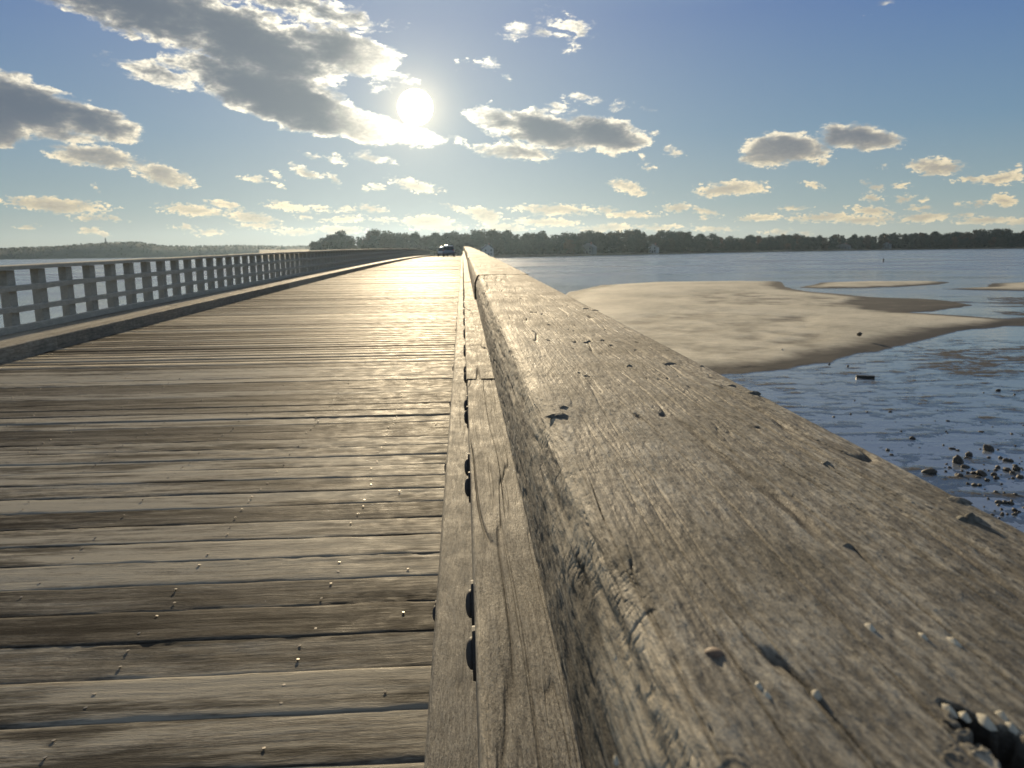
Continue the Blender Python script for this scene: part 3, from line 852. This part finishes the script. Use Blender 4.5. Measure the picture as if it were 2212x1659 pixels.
def tree(px, dist_off, top_y, kind, key):
    d = shore_d(px) + dist_off
    x, y = at(px, d); z = land_z(dist_off)
    el = math.tan(R(azel(px, top_y)[1])); h = max(4, EYE[2] + el * d - z)
    cm, tm = random.choice(KIND[kind])
    e = thing('tree', LAB[key], 'tree', (x, y, z - .2), GRP[key])
    s = h / 14.6; sx = s * random.uniform(.8, 1.05) if h > 9 else s * 1.3
    sx = max(.75, min(sx, 1.5))
    e.scale = (sx, sx, s); e.rotation_euler.z = random.uniform(0, 6.28)
    link('crown', cm, None, e); link('trunk', tm, None, e)
TOP = [(660, 535), (680, 516), (705, 512), (730, 499), (745, 507), (770, 502), (790, 511), (815, 498), (845, 497), (862, 503), (880, 502), (905, 501), (925, 505), (945, 503), (965, 500), (985, 497), (1003, 503), (1025, 500), (1060, 497), (1085, 500), (1110, 503), (1150, 500), (1200, 503), (1240, 500), (1290, 502), (1330, 499), (1370, 497), (1400, 502), (1440, 499), (1490, 501), (1540, 506), (1580, 507), (1620, 510), (1680, 507), (1740, 509), (1800, 508), (1860, 506), (1930, 505), (2010, 503), (2080, 500), (2140, 495), (2200, 496), (2240, 500), (2500, 498), (3000, 505)]
def top_y(px): return float(np.interp(px, [t[0] for t in TOP], [t[1] for t in TOP]))
r = random.Random(21)
px = 664.
while px < 2290:
    d = shore_d(px); step = 7.6 / d * FPX
    for row in range(2):
        p = px + r.uniform(-.3, .3) * step + row * step * .5
        ty = top_y(p) + 2 + (r.choice([-2, -1, 0, 1, 2, 4]) + r.uniform(-1.5, 1.5) if row else r.uniform(2, 18))
        key = 'hz' if p < 1150 else ('rt' if p > 1960 else 'md'); kd = r.choice('ggo') if p < 1900 else r.choice('ggoo')
        if p > 1150 and r.random() < (.05 if p < 1500 else .16): key, kd = 'ru', 'r'
        if 668 < p < 690: ty = max(ty, 516)
        tree(p, 14 + row * 22 + r.uniform(0, 10), ty, kd, key)
    px += step
for p in (790, 1330, 1418, 1225, 1690): tree(p, 34, top_y(p) - 3, 'b', 'ba')

rb = np.random.default_rng(8); VV = []; FF = []
for i in range(14000):
    px = rb.uniform(656, 2300); dd = rb.uniform(9, 75); d = shore_d(px) + dd
    x, y = at(px, d); hmax = min(7., .55 * (EYE[2] + math.tan(R(azel(px, top_y(px))[1])) * d - land_z(dd)))
    z = land_z(dd) + hmax * rb.uniform(0, 1) * (.6 + .4 * float(vn(px * .06, dd * .05, 3)))
    s_ = rb.uniform(.6, 1.3); b = len(VV); u = rb.normal(size=3); u /= np.linalg.norm(u); v_ = np.cross(u, rb.normal(size=3)); v_ /= np.linalg.norm(v_)
    p = np.array([x, y, z]); VV += [tuple(p + u * s_), tuple(p + v_ * s_), tuple(p - u * s_), tuple(p - v_ * s_)]; FF.append([b, b + 1, b + 2, b + 3])
tag(link('undergrowth', mesh('undergrowth', VV, FF), M['leaf_olive']), 'low brush filling the edge of the wood along the far shore', 'brush', kind='stuff')

# houses among the trees
def house(px, base_dd, w, d, h, rot, wall, roof, label):
    dist = shore_d(px) + base_dd; x, y = at(px, dist); z = land_z(base_dd)
    t = thing('house', label, 'house', (x, y, z), 'houses among the far trees'); t.rotation_euler.z = rot
    mb = MB(); hr = h * .55
    v = [(-w / 2, -d / 2, -1), (w / 2, -d / 2, -1), (w / 2, d / 2, -1), (-w / 2, d / 2, -1), (-w / 2, -d / 2, h), (w / 2, -d / 2, h), (w / 2, d / 2, h), (-w / 2, d / 2, h), (0, -d / 2, h + hr), (0, d / 2, h + hr)]
    mb.add(v, [[0, 1, 5, 8, 4], [3, 7, 9, 6, 2], [1, 2, 6, 5], [0, 4, 7, 3]]); mb.build('wall', wall, t)
    mb = MB()
    for s in (-1, 1):
        v = [(0, -d / 2 - .3, h + hr + .05), (s * (w / 2 + .4), -d / 2 - .3, h - .35), (s * (w / 2 + .4), d / 2 + .3, h - .35), (0, d / 2 + .3, h + hr + .05)]
        v += [(a, b, c + .2) for a, b, c in v]
        mb.add(v, [[0, 1, 2, 3], [4, 7, 6, 5], [0, 4, 5, 1], [1, 5, 6, 2], [2, 6, 7, 3]])
    rf = mb.build('roof', roof, t)
    mb = MB(); mb.box(w * .15, w * .15 + .9, -.4, .5, h + hr * .4, h + hr + 1.2); mb.build('chimney', simple('brick', (.2, .1, .07), .9), rf)
    glass = M['glass']
    for wx in (-w * .27, w * .27):
        for wz in (1.0, 3.6):
            if wz + 1.4 > h + .3: continue
            mb = MB(); mb.box(wx - .55, wx + .55, -d / 2 - .03, -d / 2 + .02, wz, wz + 1.4); mb.build('window', glass, t)
    mb = MB(); mb.box(-.5, .5, -d / 2 - .03, -d / 2 + .02, 0, 2.1); mb.build('door', glass, t)
M['glass'] = simple('window_glass', (.03, .035, .04), .1)
white, grey, brown = simple('white_boards', (.42, .42, .42), .7, 0, .06), simple('grey_shingles', (.17, .17, .17), .8, 0, .15), simple('brown_shingles', (.12, .1, .085), .85)
house(1052, 4, 8, 10, 5.5, R(10), white, grey, 'white gabled house in the hazy wood just right of where the bridge meets it')
house(1272, 12, 11, 8, 5.5, R(-35), grey, grey, 'grey house with pale walls high among trees right of the bridge')
house(1412, 8, 8, 8, 5.2, R(-30), white, brown, 'small pale house with a brown roof low in the far trees')
house(1822, 14, 15, 8, 4.5, R(-50), grey, brown, 'long low grey house under the trees on the far right shore')
house(1915, 14, 10, 8, 5, R(-45), grey, grey, 'grey roofed house next to the long low one on the far right shore')

# left: far hills with a tower
V = []; F = []; pxs = np.linspace(-700, 800, 420)
HT = [(-700, 536), (-200, 538), (0, 538), (120, 533), (180, 529), (260, 524), (300, 524), (345, 531), (400, 533), (520, 531), (600, 533), (680, 532), (800, 531)]
for px in pxs:
    d = 1400.; ty = float(np.interp(px, [a for a, b in HT], [b for a, b in HT])) + .9 * float(fbm(px * .12, 1.7, 3, 4)) 
    h = max(3, EYE[2] + math.tan(R(azel(px, ty)[1])) * (d + 150))
    for dd, f in ((0, 0), (10, .1), (50, .55), (100, .85), (150, 1.), (300, .8), (500, .0)):
        x, y = at(px, d + dd); V.append((x, y, f * h + (.6 * float(vn(px * .3, dd * .05, 9)) if 0 < f else -.5)))
m = 7
for i in range(len(pxs) - 1):
    for k in range(m - 1): F.append([i * m + k, (i + 1) * m + k, (i + 1) * m + k + 1, i * m + k + 1])
tag(link('hills', mesh('hills', V, F, True), simple('wooded_hill', (.035, .04, .022), .95, 0, .5, .03)), kind='structure')
# leaf masses of the far wood on the hills
r2 = np.random.default_rng(4); VV = []; FF = []
for i in range(9000):
    px = r2.uniform(-650, 790); ty = float(np.interp(px, [a for a, b in HT], [b for a, b in HT]))
    f = r2.uniform(.0, 1.) ** .6; d = 1400. + 150 * f
    h = (EYE[2] + math.tan(R(azel(px, ty)[1])) * 1550) * math.sin(f * math.pi / 2)
    x, y = at(px, d); z = h + r2.uniform(-1, 2.)
    s = r2.uniform(1.2, 2.8); b = len(VV); u = r2.normal(size=3); u /= np.linalg.norm(u); v_ = np.cross(u, r2.normal(size=3)); v_ /= np.linalg.norm(v_)
    p = np.array([x, y, z]); VV += [tuple(p + u * s * .6), tuple(p + v_ * s * .5), tuple(p - u * s * .6), tuple(p - v_ * s * .5)]; FF.append([b, b + 1, b + 2, b + 3])
tag(link('distant_wood', mesh('distant_wood', VV, FF), M['leaf_far']), 'unbroken wood covering the low hills across the bay', 'wood', kind='stuff')
x, y = at(230, 1545); hz = EYE[2] + math.tan(R(azel(230, 524.5)[1])) * 1545
t = thing('stone_tower', 'slim stone tower standing on top of the far left hill', 'tower', (x, y, hz - 3))
mb = MB(); mb.tube([(0, 0, 0), (0, 0, 9), (0, 0, 9.1), (0, 0, 9.8)], [1.5, 1.1, 1.4, 1.4], 12); mb.build('shaft', grey, t)
mb = MB(); mb.tube([(0, 0, 9.8), (0, 0, 11.4), (0, 0, 12.4)], [.6, .5, .15], 8); mb.build('statue', grey, t)

# ------------------------------------------------------------------ vehicles at the crest
def rounded(mb, sect, cap=True):
    """loft of cross-sections: list of (y, [(x,z)...])"""
    n = len(sect[0][1]); b = len(mb.v)
    for y, pts in sect:
        for x, z in pts: mb.v.append((x, y, z))
    for i in range(len(sect) - 1):
        for k in range(n):
            k2 = (k + 1) % n
            mb.f.append([b + i * n + k, b + i * n + k2, b + (i + 1) * n + k2, b + (i + 1) * n + k])
    mb.f.append([b + k for k in range(n)][::-1]); mb.f.append([b + (len(sect) - 1) * n + k for k in range(n)])
def sec(wb, wt, z0, z1, rr=.12):
    return [(-wb, z0 + rr), (-wb + rr, z0), (wb - rr, z0), (wb, z0 + rr), (wb, z0 + (z1 - z0) * .55), (wt, z1 - rr), (wt - rr * 1.3, z1), (-wt + rr * 1.3, z1), (-wt, z1 - rr), (-wb, z0 + (z1 - z0) * .55)]
def car(x, y, paint, label, flip=1):
    t = thing('car', label, 'car', (x, y, zc(y) - H_DECK + .002), 'cars on the bridge')
    t.rotation_euler.z = 0 if flip > 0 else math.pi
    mb = MB()
    rounded(mb, [(-2.25, sec(.78, .72, .35, .85)), (-2.15, sec(.88, .84, .3, .98)), (-1.2, sec(.91, .86, .27, 1.02)), (1.0, sec(.91, .86, .27, 1.0)), (1.9, sec(.88, .82, .3, .92)), (2.25, sec(.78, .7, .36, .78))])
    mb.build('body', paint, t, True)
    mb = MB()
    rounded(mb, [(-2.1, sec(.80, .66, .92, 1.2, .06)), (-1.85, sec(.82, .68, .95, 1.58, .08)), (-1.0, sec(.83, .69, .95, 1.66, .1)), (.2, sec(.83, .68, .95, 1.62, .1)), (.95, sec(.82, .66, .93, 1.1, .06))])
    mb.build('cabin', M['glass'], t, True)
    mb = MB()
    rounded(mb, [(-1.95, sec(.67, .62, 1.55, 1.64, .03)), (-1.0, sec(.70, .62, 1.58, 1.71, .04)), (.15, sec(.69, .62, 1.55, 1.67, .04)), (.4, sec(.66, .6, 1.50, 1.57, .03))])
    mb.build('roof', M['roofglint'], t, True)
    for sx in (-.80, .80):
        for sy in (-1.4, 1.4):
            mb = MB(); mb.tube([(-.12, 0, 0), (-.09, 0, 0), (.09, 0, 0), (.12, 0, 0)], [.3, .34, .34, .3], 20)
            wh = mb.build('wheel', M['tyre'], t, True, (sx, sy, .34))
            mb = MB(); mb.tube([(-.125, 0, 0), (.125, 0, 0)], [.19, .19], 14); mb.build('rim', M['nail'], wh)
        mb = MB(); mb.box(-.12, .12, -.03, .03, -.07, .07); mb.build('headlight', M['lamp'], t, loc=(sx * .78, 2.2, .72))
        mb = MB(); mb.box(-.07, .07, -.03, .03, -.12, .12); mb.build('tail_light', M['red'], t, loc=(sx * .92, -2.14, .95))
        mb = MB(); mb.box(-.09, .09, -.05, .05, -.07, .07); mb.build('mirror', paint, t, loc=(sx * 1.24, .75, 1.08))
M['tyre'] = simple('tyre', (.015, .015, .015), .8); M['lamp'] = simple('lamp_glass', (.7, .7, .68), .1); M['red'] = simple('red_lens', (.3, .01, .01), .2)
def paint(name, c):
    m, t, put = material(name); put('Base Color', c); put('Roughness', .18); put('Metallic', .2); put('Coat Weight', 1.0); put('Coat Roughness', .05); return m
M['roofglint'] = paint('pale_roof_glint', (.8, .8, .8))  # near-white, so the glint of sky and sun sits in the roof colour
car(-2.15, 121, paint('dark_paint', (.2, .22, .25)), 'dark car with a gleaming roof on the crest of the bridge', 1)
car(-3.5, 139, paint('silver_paint', (.4, .4, .41)), 'silver car mostly hidden behind and left of the dark car at the crest', -1)

# ------------------------------------------------------------------ sun, sky and clouds
sdir = ray(897, 232)
SUN_EL = math.asin(sdir[2]); SUN_AZ = math.atan2(sdir[0], sdir[1])      # azimuth from +Y towards +X
sl = bpy.data.lights.new('sun', 'SUN'); sl.energy = 5.0; sl.angle = R(.53); sl.color = (1.0, .80, .52)
so = bpy.data.objects.new('sun', sl); C.objects.link(so); so.location = (0, 0, 60)
so.rotation_euler = Vector(-sdir).to_track_quat('-Z', 'Y').to_euler()

W = bpy.data.worlds.new('World'); SC.world = W; W.use_nodes = True
t = NT(W.node_tree); bg = W.node_tree.nodes['Background']
sky = t.node('ShaderNodeTexSky', sky_type='NISHITA', sun_disc=False)
sky.sun_elevation = SUN_EL; sky.sun_rotation = SUN_AZ
sky.air_density = 1.0; sky.dust_density = .6; sky.ozone_density = 2.0; sky.altitude = 0
STR = .1
g = t.node('ShaderNodeTexCoord').outputs['Generated']
dirn = t.vmath('NORMALIZE', g).outputs[0]
sp = t.node('ShaderNodeSeparateXYZ', ins={0: dirn})
RAD = 57.29578
azn = t.math('MULTIPLY', t.math('ARCTAN2', sp.outputs[0], sp.outputs[1]), RAD)
eln = t.math('MULTIPLY', t.math('ARCSINE', sp.outputs[2]), RAD)
cosang = t.vmath('DOT_PRODUCT', dirn, tuple(sdir)).outputs['Value']
ang = t.math('MULTIPLY', t.math('ARCCOSINE', t.math('MINIMUM', cosang, .9999999)), RAD)
p0 = t.node('ShaderNodeCombineXYZ', ins={0: azn, 1: eln, 2: 0.0}).outputs[0]
S = t.mr(eln, 1.0, 16.0, .22, 1.0, False)           # clouds shrink towards the horizon
# ragged edges: warp the cloud map with noise
wn = t.node('ShaderNodeTexNoise', noise_dimensions='2D'); t.l.new(t.scale(p0, (.42, .95, 1)), wn.inputs['Vector']); wn.inputs['Scale'].default_value = 1; wn.inputs['Detail'].default_value = 3
wv = t.vmath('SCALE', t.vmath('SUBTRACT', wn.outputs['Color'], (.5, .5, .5)).outputs[0]); t.l.new(t.math('MULTIPLY', S, 2.2), wv.inputs['Scale'])
p = t.vmath('ADD', p0, t.vmath('MULTIPLY', wv.outputs[0], (1.3, .8, 0)).outputs[0]).outputs[0]
CL = [ # x, y, rx, ry, tilt in the 2212 px picture
 (300, 8, 300, 80, 12), (545, 95, 210, 80, 18), (735, 108, 150, 56, 14), (660, 14, 195, 36, 10), (335, 158, 105, 26, 12), (600, 205, 215, 68, 17), (740, 262, 110, 34, 24), (800, 280, 170, 32, 8), (905, 300, 62, 17, 5), (480, 160, 130, 40, 15),
 (60, 232, 140, 66, 12), (195, 258, 125, 38, 16), (105, 285, 135, 24, 5), (-40, 250, 130, 72, 0), (205, 338, 112, 25, 5), (350, 375, 78, 24, 14),
 (117, 443, 130, 17, 4), (192, 468, 44, 8, 0), (245, 470, 30, 8, 10), (60, 490, 26, 6, 0), (205, 405, 13, 6, 25), (195, 498, 28, 9, 0), (225, 505, 18, 7, 10),
 (415, 455, 80, 13, 3), (490, 443, 44, 11, 10), (545, 470, 66, 14, 8), (400, 490, 30, 7, 0), (560, 487, 60, 8, 2), (455, 503, 40, 7, 3),
 (540, 386, 34, 8, 0), (600, 378, 15, 9, 30), (662, 371, 42, 13, 15), (720, 388, 20, 8, 35), (600, 400, 15, 6, 20), (675, 338, 26, 8, 3), (722, 343, 28, 9, 8), (812, 342, 50, 13, 10),
 (790, 404, 13, 7, 0), (817, 405, 20, 8, 20), (898, 400, 62, 13, 10), (625, 447, 60, 12, 6), (690, 447, 25, 8, 12), (750, 454, 32, 7, 3), (806, 450, 36, 10, 8), (925, 478, 68, 16, 2), (745, 474, 55, 9, -3), (832, 475, 28, 6, 0), (1000, 450, 44, 7, 10), (1045, 465, 46, 18, 15), (730, 497, 66, 10, 0), (660, 470, 17, 6, 0), (640, 500, 60, 9, 0), (950, 492, 70, 9, 0), (1090, 492, 60, 12, 5),
 (822, 188, 20, 9, 8), (798, 182, 10, 6, 0), (990, 140, 10, 8, 0), (1050, 142, 42, 14, 12), (1105, 170, 11, 6, 30), (985, 302, 20, 8, 30), (1012, 310, 16, 8, 45), (850, 165, 50, 20, 0),
 (1115, 68, 34, 17, 0), (1185, 75, 42, 14, 25), (1228, 52, 62, 20, 20), (1222, 88, 24, 11, 40),
 (1075, 262, 78, 30, 12), (1180, 280, 125, 44, 12), (1300, 290, 105, 40, 8), (1110, 326, 95, 22, 6), (1375, 300, 34, 20, 10), (1258, 213, 42, 11, 4), (1200, 231, 30, 11, 8), (1328, 227, 25, 10, 0), (1373, 231, 9, 5, 0), (1415, 229, 13, 7, 0), (1410, 287, 17, 7, 15), (1457, 325, 24, 11, 8), (1388, 345, 14, 7, 40), (1405, 360, 22, 6, 0), (1237, 235, 16, 8, 0),
 (1350, 402, 46, 14, 15), (1375, 417, 36, 8, 8), (1580, 408, 84, 17, -2), (1525, 420, 34, 8, 5),
 (1195, 453, 100, 12, 2), (1360, 463, 64, 9, 2), (1312, 453, 32, 9, 0), (1185, 480, 80, 12, 3), (1310, 493, 70, 10, 0), (1460, 450, 38, 10, 0), (1515, 457, 40, 8, 8), (1522, 470, 13, 5, 0), (1640, 470, 50, 9, 0), (1715, 450, 34, 7, 0), (1757, 400, 25, 8, 5), (1420, 490, 60, 8, 0), (1540, 495, 60, 7, 0),
 (1700, 322, 108, 34, 5), (1665, 338, 75, 26, 0), (1775, 352, 14, 14, 0), (1720, 294, 34, 11, 0), (1858, 295, 104, 30, 10), (2022, 360, 68, 20, 5), (2095, 388, 38, 10, 0), (2165, 385, 66, 15, 0), (2195, 362, 11, 7, 35),
 (1912, 361, 12, 6, 0), (1865, 392, 14, 7, 0), (1897, 403, 24, 10, 10), (1948, 400, 20, 7, 5), (1885, 428, 24, 10, 15), (1950, 430, 26, 8, -5), (1993, 432, 10, 5, 0), (2070, 438, 13, 5, 0), (2165, 432, 34, 14, 8), (2115, 438, 27, 7, 0),
 (1780, 470, 100, 10, 0), (1865, 475, 75, 11, 0), (1880, 455, 55, 11, 8), (1985, 450, 32, 8, 6), (1995, 470, 64, 11, -5), (2130, 476, 80, 10, 0), (2085, 464, 24, 7, 0), (2210, 480, 50, 9, 0), (1680, 500, 36, 7, 0), (1742, 503, 18, 8, 0), (1910, 12, 22, 8, -15)]
acc = None
psep = t.node('ShaderNodeSeparateXYZ', ins={0: p})
PX_, PY_ = psep.outputs[0], psep.outputs[1]
for (cx, cy, rx, ry, rot) in CL:
    a0, e0 = azel(cx, cy); a1, _ = azel(cx + 1, cy); _, e1 = azel(cx, cy + 1)
    mp = t.node('ShaderNodeMapping', vector_type='TEXTURE')
    # the running maximum rides in z (scaled away) so that the nodes are evaluated one after another
    pv = t.node('ShaderNodeCombineXYZ', ins={0: PX_, 1: PY_, 2: 0.0 if acc is None else acc}).outputs[0]
    t.l.new(pv, mp.inputs[0]); mp.inputs['Location'].default_value = (a0, e0, 0)
    mp.inputs['Rotation'].default_value = (0, 0, R(-rot)); mp.inputs['Scale'].default_value = (rx * abs(a1 - a0), ry * abs(e1 - e0), 1e6)
    ln = t.vmath('LENGTH', mp.outputs[0]).outputs['Value']
    wgt = ry * abs(e1 - e0) * (1.35 if rx > 90 and ry > 25 else 1.0)
    d = t.math('MULTIPLY_ADD', ln, -wgt, wgt)
    acc = d if acc is None else t.math('SMOOTH_MAX', acc, d, .12)
nzA = t.noise(t.scale(p0, (.8, 1.6, 1)), 1.0, 7, .66, .25, '2D')
nzB = t.noise(t.scale(p0, (2.4, 5.5, 1)), 1.0, 6, .66, .25, '2D')
lowf = t.mr(eln, 2.0, 10.0, 1, .25)
nz = t.math('SUBTRACT', t.math('ADD', t.math('MULTIPLY', nzA, t.math('SUBTRACT', 1.0, lowf)), t.math('MULTIPLY', nzB, lowf)), .5)
dens = t.math('ADD', t.math('DIVIDE', acc, S), t.math('MULTIPLY', nz, t.mr(eln, 1.5, 8.0, 2.9, 2.1)))
nz2 = t.math('SUBTRACT', t.noise(t.scale(p0, (.5, 1.1, 1), (7.7, 3.1, 0)), 1.0, 6, .6, .3, '2D'), .5)
alpha = t.mr(dens, .0, t.mr(nz2, -.15, .15, .25, .95))
thick = t.math('MAXIMUM', t.math('ADD', t.math('SUBTRACT', dens, .34), t.math('ADD', t.math('MULTIPLY', nz2, 2.4), t.math('MULTIPLY', nz, .5))), 0.0)
core = t.math('MULTIPLY', t.math('SUBTRACT', 1.0, t.math('POWER', 2.71828, t.math('MULTIPLY', thick, -2.6))), t.mr(eln, 1.5, 9.0, .5, 1.0))
near = t.math('POWER', 2.71828, t.math('DIVIDE', ang, -7.0))
nearw = t.math('POWER', 2.71828, t.math('DIVIDE', ang, -15.0))
# sky colour
skyc = sky.outputs[0]
rim = t.mix(t.mr(eln, 1.5, 11), (.86, .72, .47), (.95, .88, .72))
rimb = t.math('ADD', t.math('MULTIPLY', near, .7), t.math('ADD', .64, t.math('MULTIPLY', nearw, .35)))
rimc = t.vmath('SCALE', rim); t.l.new(rimb, rimc.inputs['Scale'])
corec = t.vmath('SCALE', t.mix(nearw, (.08, .10, .135), (.165, .19, .205))); corec.inputs['Scale'].default_value = 1.0
rimt = t.vmath('SCALE', rimc.outputs[0]); t.l.new(t.mr(nzB, .3, .7, .78, 1.12), rimt.inputs['Scale'])
core = t.math('MULTIPLY', core, t.mr(ang, 1.5, 6.5, .25, 1.0))
cloudc = t.mix(core, rimt.outputs[0], corec.outputs[0])
skys = t.vmath('SCALE', skyc); skys.inputs['Scale'].default_value = STR
lum = t.vmath('DOT_PRODUCT', skys.outputs[0], (.3, .5, .2)).outputs['Value']
comp = t.math('DIVIDE', .9, t.math('ADD', 1.0, t.math('MULTIPLY', lum, 1.9)))       # bright aureole held back
skn = t.vmath('SCALE', skys.outputs[0]); t.l.new(comp, skn.inputs['Scale'])
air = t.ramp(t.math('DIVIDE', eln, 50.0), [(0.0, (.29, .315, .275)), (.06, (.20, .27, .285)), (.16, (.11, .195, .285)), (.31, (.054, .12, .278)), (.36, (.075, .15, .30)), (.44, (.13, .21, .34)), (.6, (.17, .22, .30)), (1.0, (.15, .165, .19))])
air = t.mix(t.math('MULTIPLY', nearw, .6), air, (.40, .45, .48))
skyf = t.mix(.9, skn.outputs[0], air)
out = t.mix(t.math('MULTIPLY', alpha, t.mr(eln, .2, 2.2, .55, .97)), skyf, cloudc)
# the sun and its aureole
disc = t.mr(ang, .95, 1.25, 60., 0.)
glow = t.math('MULTIPLY', t.math('POWER', 2.71828, t.math('DIVIDE', ang, -1.2)), .9)
glow2 = t.math('MULTIPLY', near, .05)
gl = t.vmath('SCALE', (1.0, .82, .46)); t.l.new(t.math('ADD', glow, glow2), gl.inputs['Scale'])
ds = t.vmath('SCALE', (1.0, .95, .8)); t.l.new(disc, ds.inputs['Scale'])
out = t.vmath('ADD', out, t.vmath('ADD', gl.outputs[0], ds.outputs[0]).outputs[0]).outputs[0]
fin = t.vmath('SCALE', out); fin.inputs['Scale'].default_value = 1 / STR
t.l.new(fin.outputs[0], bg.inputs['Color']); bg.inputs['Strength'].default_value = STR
W.cycles.sampling_method = 'MANUAL'; W.cycles.sample_map_resolution = 512

mb = MB(); mb.box(-1900, 2600, -250, 2300, -2.2, 62)
hm = bpy.data.materials.new('haze'); hm.use_nodes = True; hn = hm.node_tree; hn.nodes.clear()
ho = hn.nodes.new('ShaderNodeOutputMaterial'); hv = hn.nodes.new('ShaderNodeVolumePrincipled'); hn.links.new(hv.outputs[0], ho.inputs['Volume'])
hv.inputs['Color'].default_value = (.55, .76, 1, 1); hv.inputs['Density'].default_value = 4.2e-5; hv.inputs['Anisotropy'].default_value = .71
tag(mb.build('haze', hm), kind='stuff')

# ------------------------------------------------------------------ camera and render settings
cam = bpy.data.cameras.new('camera'); co = bpy.data.objects.new('camera', cam); C.objects.link(co); SC.camera = co
cam.sensor_width = 36; cam.sensor_fit = 'HORIZONTAL'; cam.lens = 36 * FPX / 2212
cam.clip_start = .01; cam.clip_end = 20000
co.matrix_world = Matrix.Translation(Vector(EYE)) @ CAM_ROT.to_4x4()
cam.dof.use_dof = True; cam.dof.focus_distance = 1.15; cam.dof.aperture_fstop = 15
vs = SC.view_settings; vs.view_transform = 'Standard'; vs.look = 'None'; vs.exposure = .5; vs.gamma = 1; vs.use_curve_mapping = False
cy = SC.cycles; cy.use_denoising = True; cy.max_bounces = 6; cy.diffuse_bounces = 3; cy.glossy_bounces = 3; cy.transmission_bounces = 2; cy.transparent_max_bounces = 4; cy.volume_bounces = 0
cy.sample_clamp_indirect = 6; cy.caustics_reflective = False; cy.caustics_refractive = False
SC.render.film_transparent = False
